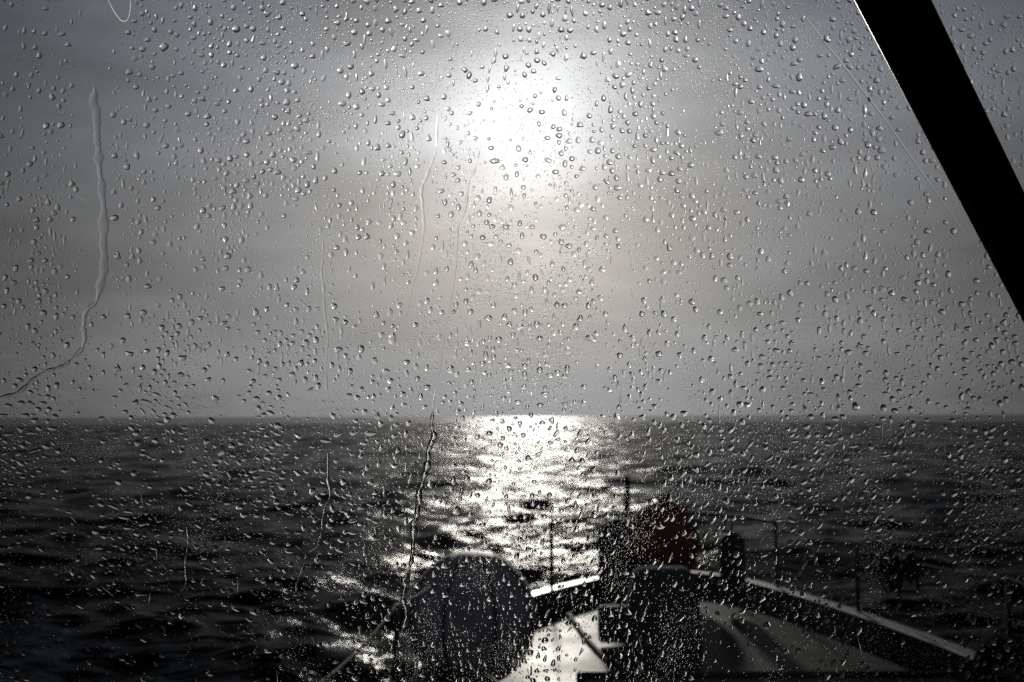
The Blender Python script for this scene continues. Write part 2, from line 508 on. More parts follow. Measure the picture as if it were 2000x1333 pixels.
# low dark hatch across the foot of the view
h0 = at_z(1420, 1318, DECK + 0.16)
bm = bmesh.new(); box(bm, 0.30, 1.95, h0.y - 1.5, h0.y, DECK - 0.03, DECK + 0.15)
h = obj('coachroof_hatch', bm, M_MATT, boat, bevel=0.03, smooth=False)
bm = bmesh.new(); box(bm, 0.28, 1.97, h0.y + 0.002, h0.y + 0.05, DECK + 0.02, DECK + 0.165)
o = obj('hatch_rim', bm, M_MATT, h, bevel=0.012, smooth=False); o.matrix_parent_inverse = Matrix.Identity(4)
# cabin that the photographer stands in
bm = bmesh.new()
XL, XR, YB, YF, ZF, ZR = -0.74, 2.64, -2.6, 0.47, 0.85, 3.55
OX0, OX1, OZ0, OZ1 = -0.66, 1.30, 2.02, 3.24           # opening for the windscreen
box(bm, XL, XR, YB, YB + 0.05, ZF, ZR)
box(bm, XL, XL + 0.05, YB + 0.05, YF, ZF, ZR)
box(bm, XR - 0.05, XR, YB + 0.05, YF, ZF, ZR)
box(bm, XL, XR, YB, YF + 0.22, ZR + 0.002, ZR + 0.06)
box(bm, XL + 0.05, XR - 0.05, YB + 0.05, YF, ZF - 0.05, ZF)
box(bm, XL, OX0, YF + 0.002, YF + 0.045, ZF, ZR)
box(bm, OX1, XR, YF + 0.002, YF + 0.045, ZF, ZR)
box(bm, OX0 + 0.001, OX1 - 0.001, YF + 0.002, YF + 0.045, ZF, OZ0)
box(bm, OX0 + 0.001, OX1 - 0.001, YF + 0.002, YF + 0.045, OZ1, ZR)
obj('wheelhouse', bm, M_HOUSE, boat, smooth=False)

# ------------------------------------------------------------------ windscreen
screen = empty('windscreen', (0.32, PANE_Y, OZ0), 'rain-spattered clear windscreen with a slanted black strut across its upper right corner', 'windscreen')
bm = bmesh.new(); box(bm, OX0 + 0.004, OX1 - 0.004, PANE_Y - 0.005, PANE_Y, OZ0 + 0.004, OZ1 - 0.004)
obj('glass_pane', bm, M_GLASS, screen, smooth=False)
bm = bmesh.new()
for x0, x1, z0, z1 in ((OX0 + .002, OX1 - .002, OZ0 + .002, OZ0 + 0.03), (OX0 + .002, OX1 - .002, OZ1 - 0.03, OZ1 - .002), (OX0 + .002, OX0 + 0.03, OZ0 + 0.031, OZ1 - 0.031), (OX1 - 0.03, OX1 - .002, OZ0 + 0.031, OZ1 - 0.031)):
    box(bm, x0, x1, PANE_Y - 0.02, PANE_Y - 0.006, z0, z1)
obj('gasket', bm, M_GASKET, screen, smooth=False)
bm = bmesh.new(); rs = random.Random(3)
def scratch(x, y, L, a, w=0.00005):
    p = at_y(x, y, PANE_Y + 0.00004); q = at_y(x + L * math.cos(a), y + L * math.sin(a), PANE_Y + 0.00004)
    d = (q - p).normalized(); n_ = Vector((-d.z, 0, d.x)) * w
    m_ = p.lerp(q, 0.5) + n_ * rs.uniform(-2, 2)
    vs = [bm.verts.new(v) for v in (p, m_ - n_, q, m_ + n_)]
    bm.faces.new(vs)
for k in range(30):
    scratch(rs.uniform(905, 1060), rs.uniform(1282, 1345), rs.uniform(18, 60), R(rs.gauss(42, 9)))
for k in range(30):
    scratch(rs.uniform(1000, 1080), rs.uniform(1230, 1340), rs.uniform(14, 40), R(rs.gauss(118, 12)))
for k in range(40):
    scratch(rs.uniform(1180, 1420), rs.uniform(10, 170), rs.uniform(10, 40), R(rs.gauss(40, 8)))
for k in range(60):
    scratch(rs.uniform(-100, 2100), rs.uniform(0, 1333), rs.uniform(12, 50), R(rs.choice((40, 48, 90, 85, 130)) + rs.gauss(0, 5)), 0.00004)
for k in range(90):
    scratch(rs.gauss(1000, 170), rs.gauss(270, 80), rs.uniform(14, 46), R(rs.gauss(84, 5)), 0.00005)
tag(obj('scratches', bm, M_SALT, screen, smooth=False), kind='stuff')
# slanted strut close inside the glass
bm = bmesh.new()
YT, YBm = 0.425, 0.455
def strut_pt(xl, yl, t):                     # t: 0 at the frame's top .. grows downward
    return at_y(xl, yl, YT + (YBm - YT) * t)
l0, l1 = strut_pt(1675, 0, 0), strut_pt(2000, 620, 1)
r0, r1 = strut_pt(1832, 0, 0), strut_pt(2000, 352, 0.57)
dl = (l1 - l0); dr_ = (r1 - r0)
tl0, tl1 = (3.17 - l0.z) / dl.z, (2.08 - l0.z) / dl.z
tr0, tr1 = (3.17 - r0.z) / dr_.z, (2.08 - r0.z) / dr_.z
A, B = l0 + dl * tl0, l0 + dl * tl1
D, E = r0 + dr_ * tr0, r0 + dr_ * tr1
D.y, E.y = A.y, B.y
cs = []
for u in (0.0, 1.0):
    a = A.lerp(B, u); d = D.lerp(E, u)
    wv = (d - a)
    nback = Vector((0, 1, 0))
    ring = []
    for (s, q) in ((0.08, 0.0), (0.50, 0.0), (0.53, 0.0025), (0.97, 0.0025), (1.0, 0.005), (0.97, 0.030), (0.66, 0.032), (0.08, 0.005)):
        ring.append(bm.verts.new(a + wv * s + nback * q))
    cs.append(ring)
n = len(cs[0])
for k in range(n):
    bm.faces.new((cs[0][k], cs[0][(k + 1) % n], cs[1][(k + 1) % n], cs[1][k]))
bm.faces.new(cs[0][::-1]); bm.faces.new(cs[1])
obj('strut', bm, M_STRUT, screen, smooth=False, bevel=0.0015)
bm = bmesh.new()
off_ = Vector((0.0026, 0.0018, 0))
tube(bm, [A + off_, B + off_], 0.0026, 28)
obj('edge_bead', bm, M_SEAL, screen)

# ------------------------------------------------------------------ gear on the foredeck
# red ball fender at the bow
rf = at_y(1297, 1056, 7.0)
rt = empty('ball_fender', (rf.x, rf.y, rf.z - 0.29), 'dull red ball fender lashed inside the bow rail above the dark windlass', 'fender')
bm = bmesh.new()
prof = []
for k in range(25):
    a = -math.pi / 2 + math.pi * k / 24
    prof.append((max(0.02, 0.245 * math.cos(a) ** 0.9), 0.285 * math.sin(a)))
lathe(bm, prof, rf, 40)
obj('ball', bm, M_RED, rt)
bm = bmesh.new(); lathe(bm, [(0.05, 0.27), (0.05, 0.31), (0.03, 0.33)], rf, 16); obj('eye', bm, M_BLACK, rt, bevel=0.004)
bm = bmesh.new(); tube(bm, catmull([(rf.x + 0.01, rf.y, rf.z + 0.32), (rf.x + 0.07, rf.y - 0.02, rf.z + 0.36), (rf.x + 0.13, rf.y - 0.04, rf.z + 0.27), (rf.x + 0.17, rf.y + 0.05, rf.z + 0.10)], 6), 0.010, 8)
obj('lashing', bm, M_LROPE, rt)

def cyl_fender(name, c, r, hh, label, cat, rope_to, seg=24):
    e = empty(name, (c.x, c.y, c.z - hh / 2), label, cat)
    bm = bmesh.new()
    prof = [(0.02, -hh / 2)]
    for k in range(9):
        a = -math.pi / 2 + math.pi / 2 * k / 8
        prof.append((max(0.022, r * math.cos(a)), -hh / 2 + r * 0.8 + r * 0.8 * math.sin(a)))
    for k in range(9):
        a = math.pi / 2 * k / 8
        prof.append((max(0.022, r * math.cos(a)), hh / 2 - r * 0.9 + r * 0.9 * math.sin(a)))
    lathe(bm, prof, c, seg)
    obj('bladder', bm, M_BLACK, e)
    bm = bmesh.new(); tube(bm, [(c.x, c.y, c.z + hh / 2 - 0.01), (c.x, c.y, c.z + hh / 2 + 0.05), rope_to], 0.008, 8)
    obj('lanyard', bm, M_ROPE, e)
    return e
c = at_y(1206, 1084, 7.02)
cyl_fender('cylinder_fender', c, 0.135, 0.50, 'fat black cylinder fender hanging beside the red ball at the bow', 'fender', (c.x + 0.02, c.y + 0.1, RAIL + 0.02))
c = at_y(1431, 1112, 6.45)
s_ = on_side(S, 6.45)
cyl_fender('cylinder_fender', c, 0.080, 0.47, 'slim black fender hanging on a cord from the right lifeline', 'fender', (c.x, c.y + 0.02, RAIL))

# big round black float by the port rail
bf = at_y(922, 1206, 4.9); rb = 0.31
e = empty('round_float', (bf.x, bf.y, bf.z - rb), 'large round dark grey canvas-covered float standing on deck by the left rail', 'float')
bm = bmesh.new(); prof = []
for k in range(33):
    a = -math.pi / 2 + math.pi * k / 32
    prof.append((max(0.015, rb * abs(math.cos(a))), rb * 1.03 * math.sin(a)))
lathe(bm, prof, bf, 64, mod=lambda a, z: 1.0 + 0.012 * math.cos(8 * a) - 0.012 * abs(math.cos(4 * a)) ** 12)
obj('canvas_cover', bm, M_CANVAS, e)
for k in range(8):
    a0 = 2 * math.pi * (k + 0.5) / 8
    pts = [(bf.x + rb * 1.008 * math.cos(t) * math.cos(a0), bf.y + rb * 1.008 * math.cos(t) * math.sin(a0), bf.z + rb * 1.035 * math.sin(t)) for t in np.linspace(-1.2, 1.2, 24)]
    bm = bmesh.new(); tube(bm, pts, 0.005, 6); obj('seam_piping', bm, M_BLACK, e)

# ropes hung from the right lifeline
def rope_hank(px, py, Y, hgt, wid, loops, label):
    c = at_y(px, py, Y)
    bm = bmesh.new()
    for k in range(loops):
        o1 = random.uniform(-0.3, 0.3) * wid; w2 = wid * random.uniform(0.5, 1.0); hh = hgt * random.uniform(0.75, 1.0)
        pts = [(c.x + o1 * 0.3, c.y, c.z), (c.x + o1 + w2 * 0.5, c.y - 0.01 * k, c.z - hh * 0.5), (c.x + o1 + 0.1 * w2, c.y - 0.012 * k, c.z - hh), (c.x + o1 - w2 * 0.5, c.y + 0.01, c.z - hh * 0.55)]
        tube(bm, catmull(pts, 8, True), 0.008, 6, True)
    tube(bm, catmull([(c.x, c.y, c.z + 0.01), (c.x + 0.03, c.y, c.z - hgt * 0.6), (c.x + wid * 0.6, c.y, c.z - hgt * 1.35)], 8), 0.008, 6)
    o = obj('rope_coil', bm, M_ROPE, None)
    tag(o, label, 'rope', 'ropes hung on the right lifeline')
rope_hank(1737, 1072, 5.55, 0.24, 0.09, 6, 'dark coiled rope with a long tail hanging on the right lifeline')
rope_hank(1778, 1082, 5.40, 0.16, 0.06, 4, 'smaller dark coiled rope on right lifeline, nearer the strut side of the view')

# dark bag on the side deck, bottom right
bg_ = at_z(1985, 1352, DECK + 0.02)
bm = bmesh.new(); prof = []
for k in range(15):
    a = math.pi / 2 * k / 14
    prof.append((max(0.02, 0.20 * math.cos(a) ** 0.6), 0.25 * math.sin(a)))
lathe(bm, [(0.18, -0.01)] + prof, (bg_.x, bg_.y, DECK + 0.03), 32, 1.0, 0.8, mod=lambda a, z: 1 + 0.05 * math.sin(3 * a + 6 * z) + 0.03 * math.sin(7 * a - 9 * z))
tag(obj('sail_bag', bm, M_MATT, None), 'dark lumpy sail bag on the side deck in the bottom right corner', 'bag')
# a line led across the wet deck
pts = [at_z(1112, 1200, DECK + 0.05), at_z(1140, 1240, DECK + 0.055), at_z(1168, 1272, DECK + 0.055), at_z(1190, 1296, DECK + 0.05)]
bm = bmesh.new(); tube(bm, catmull(pts, 8), 0.012, 8)
tag(obj('deck_line', bm, M_ROPE, None), 'dark line led slantwise over the shining wet deck beside the windlass', 'rope')

# ------------------------------------------------------------------ rain on the glass
Y0 = PANE_Y + 0.00006
def pane_xy(x, y):
    """photo pixel (arrays) -> pane x, z on the outer face"""
    x = np.asarray(x, float); y = np.asarray(y, float)
    cx, cyv = (x - 1000.0) / FPX, (666.5 - y) / FPX
    m = np.array(CR)
    d0 = m[0, 0] * cx + m[0, 1] * cyv - m[0, 2]
    d1 = m[1, 0] * cx + m[1, 1] * cyv - m[1, 2]
    d2 = m[2, 0] * cx + m[2, 1] * cyv - m[2, 2]
    t = PANE_Y / d1
    return d0 * t, EYE.z + d2 * t
PXM = PANE_Y / FPX * 1.003          # metres on the pane per photo pixel

def drops_geometry(cx, cz, a, b, rotv, alpha, nt, nr, irr, seed, egg=None):
    """arrays of drops -> co, quads, tris. a,b half axes (m), rotv: clockwise in the picture, alpha: contact angle"""
    r3 = np.random.default_rng(seed)
    n = len(cx)
    th = np.linspace(0, 2 * np.pi, nt, endpoint=False)[None, :]
    rad = np.ones((n, nt))
    for k, amp in ((2, 0.5), (3, 0.8), (4, 0.45), (5, 0.3)):
        if nt >= 4 * k:
            rad += (irr[:, None] * amp) * r3.normal(0, 1, (n, 1)) * np.cos(k * th + r3.uniform(0, 6.28, (n, 1)))
    rad = np.clip(rad, 0.45, 1.6)
    if egg is None: egg = np.zeros(n)
    ux = a[:, None] * rad * np.cos(th) * (1 - egg[:, None] * np.sin(th))
    uz = b[:, None] * rad * np.sin(th)
    c, s = np.cos(rotv)[:, None], np.sin(rotv)[:, None]
    ox = ux * c + uz * s; oz = -ux * s + uz * c
    lo = np.minimum(a, b)
    sh = np.linspace(1, 0, nr + 1)[:-1] ** 0.8       # ring radii, 1 .. >0
    sa, ca = np.sin(alpha), np.cos(alpha)
    verts = []
    for s_ in sh:
        z = (np.sqrt(1 - (s_ * sa) ** 2) - ca) / sa * lo
        verts.append(np.stack([cx[:, None] + ox * s_, np.broadcast_to((Y0 + z)[:, None], ox.shape), cz[:, None] + oz * s_], -1))
    apex = np.stack([cx, Y0 + (1 - ca) / sa * lo, cz], -1)[:, None, :]
    basev = np.stack([cx[:, None] + ox, np.full(ox.shape, Y0), cz[:, None] + oz], -1)
    bc = np.stack([cx, np.full(n, Y0), cz], -1)[:, None, :]
    per = nr * nt + 1 + nt + 1
    V = np.concatenate(verts + [apex, basev, bc], 1).reshape(-1, 3)
    k = np.arange(nt); k1 = (k + 1) % nt
    q = []
    for i in range(nr - 1):
        q.append(np.stack([i * nt + k, i * nt + k1, (i + 1) * nt + k1, (i + 1) * nt + k], -1))
    q = np.concatenate(q) if q else np.zeros((0, 4), int)
    i = (nr - 1) * nt
    t1 = np.stack([i + k, i + k1, np.full(nt, nr * nt)], -1)
    b0 = nr * nt + 1
    t2 = np.stack([b0 + k1, b0 + k, np.full(nt, b0 + nt)], -1)
    off = (np.arange(n) * per)[:, None, None]
    Q = (q[None] + off).reshape(-1, 4); T = (np.concatenate([t1, t2])[None] + off).reshape(-1, 3)
    # winding so that the outside faces +Y
    return V, Q[:, ::-1], T[:, ::-1], len(t1), len(t2), n

def drops_mesh(*args, **kw):
    V, Q, T, n1, n2, n = drops_geometry(*args, **kw)
    me = mesh_from(V, Q, T)
    return me

# drops read off the photograph: (crop origin) then x, y, width, height[, tilt] in 2.854x enlarged crops
CROPS = {
 (0, 0): [(915,262,50,48),(1318,162,45,45),(1328,243,24,40),(1255,160,25,32),(1495,165,25,35),(1580,155,25,30),(1686,78,32,32),(1572,458,36,36),(1600,568,36,44),(1400,497,28,42),(1087,560,32,32),(1050,635,34,32),(1153,695,28,28),(1472,322,30,36),(1645,367,40,38),(1217,345,22,32),(1283,292,26,30),(1010,408,32,24),(938,440,20,40),(930,510,20,36),(720,402,40,36),(340,698,40,40),(290,540,30,45,-30),(135,170,20,44),(30,155,22,40,20),(218,310,28,40),(320,1155,30,44),(300,1188,40,30,25),(407,1223,30,30),(195,885,22,40),(1252,1003,28,40),(1303,1152,28,44),(1428,620,26,34),(1608,618,28,36),(1582,688,22,36),(1610,686,22,36),(1560,722,28,34),(1453,770,20,36,-30),(1210,580,40,22),(940,592,34,28),(1213,262,20,30),(1825,275,24,36),(1805,435,24,50,20),(1935,243,45,30),(1240,90,22,30),(640,1215,40,36),(855,1112,28,28),(1580,988,30,34),(1463,957,30,30),(1415,985,26,30),(1435,1025,28,26),(1490,1268,26,32),(1955,372,36,36),(1910,578,44,34),(925,815,34,28),(1010,812,32,24),(400,1025,34,34),(70,732,22,36),(115,605,22,44),(70,495,24,32),(92,415,26,32),(175,418,32,34),(160,475,26,36),(250,187,30,30),(65,25,26,30)],
 (700, 0): [(910,10,36,30),(700,12,34,40),(460,30,36,30),(845,85,40,36),(915,85,30,40),(900,162,34,34),(950,165,32,40),(1130,165,34,40),(1255,310,38,44),(1310,295,40,28),(820,315,36,34),(825,380,34,34),(593,390,34,34),(505,420,34,28),(500,607,34,28),(1435,425,40,34),(135,165,28,34),(325,223,40,22),(260,215,26,34),(20,510,30,40,-30),(245,750,36,44),(188,632,44,26),(105,822,36,44),(130,968,34,36),(220,970,40,34),(378,658,28,32),(740,825,32,26),(760,898,52,34),(930,890,34,32),(823,988,30,38),(555,935,32,26),(555,1005,30,28),(517,1195,32,38),(665,1105,40,34),(850,1158,28,42,-20),(1115,437,36,22),(1115,547,30,32),(1160,547,20,36),(1147,628,28,40),(1120,720,38,28),(1130,855,30,34),(1225,780,30,40),(1303,780,34,38),(1287,645,32,34),(1335,840,36,40),(1290,845,30,28),(1250,940,38,30),(1190,885,32,30),(1400,905,38,36),(1405,610,28,50),(1385,1013,44,28,30),(1445,1047,48,32),(1457,1103,32,26),(1218,1170,36,34),(1155,1090,24,26),(1228,1080,24,22),(920,1045,30,28),(822,1265,40,30),(1138,1268,48,34),(970,1265,30,26),(900,1245,26,34),(715,1240,30,28),(768,1320,30,28),(1315,1230,24,36),(1308,1275,34,22),(1475,190,40,36),(1512,163,24,34),(1790,942,32,26),(1850,835,18,44),(1680,1000,30,34),(1775,1060,26,34),(1655,135,26,26),(1880,75,30,34),(1690,335,26,30),(1780,282,26,30),(985,535,22,30),(910,592,26,24),(565,795,34,24,-30),(650,770,36,22),(485,660,14,30),(1035,352,24,34,-35),(690,373,26,30)],
 (1300, 0): [(465,8,28,26),(335,45,32,28),(170,75,26,40,20),(680,42,26,22),(545,180,28,36),(470,160,32,30),(70,283,26,32),(930,108,34,32),(898,217,40,40),(520,387,48,36),(745,430,36,50),(955,372,52,28,-30),(1025,372,48,28,30),(475,567,36,28),(297,740,50,34),(500,752,34,28),(710,602,30,28),(898,547,30,28),(1297,600,32,28),(1357,602,26,38),(1188,775,36,38),(1203,837,46,44),(1300,725,36,24),(825,778,22,38),(1083,847,24,36),(1043,890,26,32),(137,835,22,36),(385,877,26,28),(337,946,26,34),(447,987,30,28),(903,970,34,30),(1073,1180,32,40),(1160,1185,38,34),(1453,1083,36,28),(1605,1290,36,36),(1213,1293,34,26),(800,1193,34,30),(735,1263,26,34),(275,1197,26,32),(98,1145,30,30),(80,940,34,24),(325,1047,30,24),(443,1060,34,26),(1448,898,30,30),(1285,977,36,32),(1160,300,36,30),(860,310,34,28),(765,105,20,36),(800,540,14,60),(640,700,16,36),(660,540,16,44),(812,710,12,50),(860,1170,12,50),(985,945,14,50),(1885,138,40,36),(1783,243,30,28),(1675,108,28,24),(1905,765,26,40),(1825,608,26,26),(1950,750,26,28),(1973,95,28,24),(1215,570,22,34),(1135,555,20,30)],
 (0, 440): [(820,268,20,40),(1270,172,38,36),(1260,240,34,28),(1360,195,26,36),(1340,310,28,28),(1238,355,34,28),(1543,348,28,34),(1640,345,36,28),(1712,368,22,44),(1272,510,34,28),(1248,545,34,26),(1650,470,32,26),(1650,537,26,36),(1565,605,26,36),(1597,643,28,28),(1560,663,26,34),(1605,680,24,36),(1705,657,42,38),(1163,668,28,32),(1113,697,26,34),(1017,740,46,34),(1007,833,42,26),(655,797,34,42),(800,487,38,30),(1887,693,40,36),(1677,770,38,36),(1650,800,26,28),(1487,775,28,34),(1445,757,26,32),(1535,803,28,30),(1478,843,30,26),(1388,812,30,24),(1702,862,30,40),(1758,705,20,40),(1410,870,34,26,-30),(1245,868,22,38,-20),(1430,967,40,28),(1388,935,26,26),(1360,980,26,20),(1555,960,34,30),(1550,920,32,16,15),(505,853,26,28),(577,512,34,28,20),(408,515,26,26),(310,388,22,30),(655,170,36,40),(890,300,32,30),(640,960,40,20),(965,572,20,40),(985,665,16,50),(235,250,18,40),(1470,1057,32,26),(1547,1118,40,36),(965,1060,30,40,-40),(918,1055,34,20),(1235,1255,38,66),(565,1078,34,26)],
 (700, 440): [(189,633,46,64,10),(345,435,34,36),(463,487,40,26),(432,257,30,38),(628,218,30,40),(848,205,32,40),(673,368,36,36),(693,70,34,28),(768,65,30,30),(725,520,44,36),(815,512,32,42),(900,565,46,34,-15),(995,555,40,38,20),(1213,565,34,44),(1295,630,60,36,15),(1090,603,40,24),(783,640,40,38),(1062,668,24,32),(710,725,28,52),(1165,700,36,44,-20),(693,772,34,30,20),(830,780,48,26,25),(515,803,38,50),(948,752,20,30),(765,828,16,32),(1068,838,46,26),(850,860,32,26),(1257,900,36,26),(1040,942,46,30),(1013,1003,36,26),(840,940,30,22),(810,965,32,26),(820,900,26,26),(630,875,30,26),(480,957,30,26),(383,905,40,36),(470,988,30,18),(370,1013,32,22),(553,1040,34,36),(178,867,40,30),(90,755,38,38),(15,690,36,48),(315,557,38,30),(100,500,32,38),(1704,495,36,40,-30),(1757,525,34,30),(1700,262,40,24,-25),(1787,265,36,26),(1757,207,32,34),(1800,215,24,26),(1285,245,34,30),(1300,318,26,40),(1348,405,38,30,30),(1675,718,38,34),(1645,803,24,36),(1655,1008,38,24,-25),(1440,1075,36,64),(1815,1050,38,36),(1362,1068,34,26,35),(1803,1113,26,36),(1965,745,34,34),(1870,700,26,34),(1025,1103,36,30),(877,1077,26,22),(748,1088,26,22),(805,1190,28,32),(825,1245,30,28),(947,1300,36,36),(697,1250,24,26),(1113,1195,30,20),(1070,1215,30,24),(555,1130,34,26),(65,1160,70,26,5),(30,1215,36,26),(1330,1270,26,36),(1780,1195,20,40,25),(1670,1243,34,18),(1625,1195,20,28),(35,1040,34,30),(1390,540,22,34),(1955,565,26,34),(1060,320,22,28),(1155,325,24,30),(1080,215,26,36)],
 (1300, 440): [(885,152,36,44),(1605,35,36,36),(1402,95,38,34),(677,214,34,32),(515,242,34,30),(530,147,34,32),(400,293,26,28),(750,323,28,28),(1160,367,26,46),(1207,357,44,36),(888,495,30,42),(1083,533,34,40),(1160,490,28,36),(1733,310,36,30),(1733,380,28,28),(1700,410,28,24),(1885,545,36,38),(1890,600,34,28),(1950,660,42,30,-15),(1730,640,34,26),(1083,672,42,30),(1115,715,38,30),(1293,718,40,24),(1540,675,34,24),(703,657,36,28),(690,700,28,26),(503,582,30,28),(45,525,34,28),(245,565,30,28),(65,605,28,32,30),(252,745,38,32),(160,700,26,30),(672,770,32,26),(487,757,22,24),(745,805,36,20,-25),(1087,785,26,36),(1085,852,28,36),(1133,820,36,22,-20),(1285,852,30,22),(1075,895,36,26),(1060,1010,42,44),(1215,1020,38,42),(1225,938,38,22),(1030,965,26,28),(1385,910,26,30),(1468,840,22,34),(1673,840,40,24),(1665,800,30,22),(1825,828,28,30),(1870,775,34,38),(1797,785,26,20),(1985,905,34,40),(1860,910,26,30),(1863,995,36,40),(1715,963,30,24),(1517,1000,26,24),(413,1000,38,38),(435,907,34,22),(875,1060,28,32),(700,1035,28,22),(305,970,26,36),(307,1140,28,34),(325,853,20,24),(290,820,16,36),(1210,1080,34,24),(1035,1170,20,32),(1180,1120,40,20),(1048,1232,52,20,-10),(1225,1285,52,18,-8),(680,1140,30,22),(720,1205,44,18),(560,1210,16,24),(1560,1125,22,34),(1640,1180,30,22),(1790,1205,30,22,-30),(1610,1305,32,24)],
 (0, 866): [(905,95,30,26),(803,35,30,18),(1200,117,36,26),(1365,90,36,20),(1195,195,34,20),(1425,187,34,20),(1515,237,34,18),(1527,293,30,24),(1338,357,44,32),(1482,350,36,20),(1740,265,36,40),(1913,215,40,34,35),(1700,357,42,28),(1790,337,28,30,-30),(825,333,40,18,35),(1530,135,26,26),(1550,780,40,26),(1770,645,36,50),(1870,795,20,32),(1750,480,22,30),(1140,575,22,34),(720,572,24,20),(105,550,30,22,-25),(62,577,34,20,-25),(145,755,40,20),(638,780,24,22),(525,712,22,18),(1850,575,22,24),(1665,630,28,22),(35,55,60,16,-20),(1465,655,16,30),(1645,843,24,20),(1897,1275,26,22),(1870,1220,40,18,-10)],
 (700, 866): [(985,140,22,26),(605,200,40,40),(728,215,38,40),(547,375,46,52,15),(980,215,28,24),(1130,225,24,28),(968,293,28,36),(1010,272,22,26),(535,125,38,26),(900,143,26,20),(820,135,18,30),(872,412,32,24),(925,298,22,20),(1005,350,24,30,25),(1035,350,20,28,25),(1130,375,26,28),(1280,345,40,26),(1385,400,30,40,20),(1500,440,28,40,30),(1680,465,44,30),(1640,440,36,22),(1630,330,34,34),(1430,545,16,50,25),(1500,545,14,50,25),(1868,515,30,34),(1145,505,36,32),(1105,510,26,26),(900,535,30,30),(890,575,30,22),(1135,710,46,26),(1045,765,36,20),(1130,800,36,28),(940,845,34,26),(515,885,30,30),(580,680,36,18),(580,790,36,22),(1040,1100,40,36,-30),(1060,1045,28,24),(920,1145,40,34),(925,1215,30,36),(995,1270,26,30),(1045,1270,30,22),(1020,1050,36,16,-20),(1125,1080,14,34),(1255,1105,18,40),(1370,915,16,44,15),(1575,1235,36,40),(1740,1205,22,22),(1320,50,30,40),(1775,45,20,34,25),(1960,50,24,40),(265,135,16,50),(220,320,24,26),(265,430,26,50),(65,345,40,14,20),(95,485,14,50),(1490,715,34,40),(1530,735,26,30),(1650,660,22,40,20),(1740,635,14,60,25)],
 (1300, 866): [(75,40,28,40,30),(245,45,22,44,15),(430,60,30,28),(385,55,36,22,30),(335,320,40,40),(625,250,40,26),(670,40,40,26),(715,125,34,26),(1270,110,34,26),(1335,120,22,30),(1030,135,20,36),(1070,140,32,16),(1115,262,30,24),(1165,258,16,36,30),(1240,255,24,24),(1015,372,34,28),(1200,355,28,20),(1000,440,32,20,-20),(630,430,40,14,-10),(595,122,24,26,20),(635,92,20,34,30),(460,210,14,50),(430,360,18,34,25),(540,240,22,30,20),(1455,545,36,26,-20),(550,625,44,16,-15),(815,622,40,20,-10),(1490,738,30,20),(685,598,30,16,-30),(565,1015,40,40),(428,990,28,26),(1905,1140,34,46),(470,860,34,24,-30),(705,817,30,18),(915,830,16,36),(275,510,22,30,30),(150,520,24,34),(840,335,32,14,-30),(1820,295,18,36,30),(990,15,12,46),(770,75,14,40)],
}
K = 2.8543
big = []
for (ox, oy), L in CROPS.items():
    for q in L:
        x, y = ox + q[0] / K, oy + q[1] / K
        t = q[4] if len(q) > 4 else float(rng.normal(0, 6))
        big.append([x, y, q[2] / K, q[3] / K, t])
big = np.array(big)
# drop doubles read from two overlapping crops
keep = np.ones(len(big), bool)
for i in range(len(big)):
    for j in range(i):
        if keep[j] and math.hypot(big[i, 0] - big[j, 0], big[i, 1] - big[j, 1]) < 0.40 * (min(big[i, 2:4]) + min(big[j, 2:4])):
            keep[i] = False; break
big = big[keep]
order = np.argsort(-(big[:, 2] * big[:, 3]))
big = big[order]

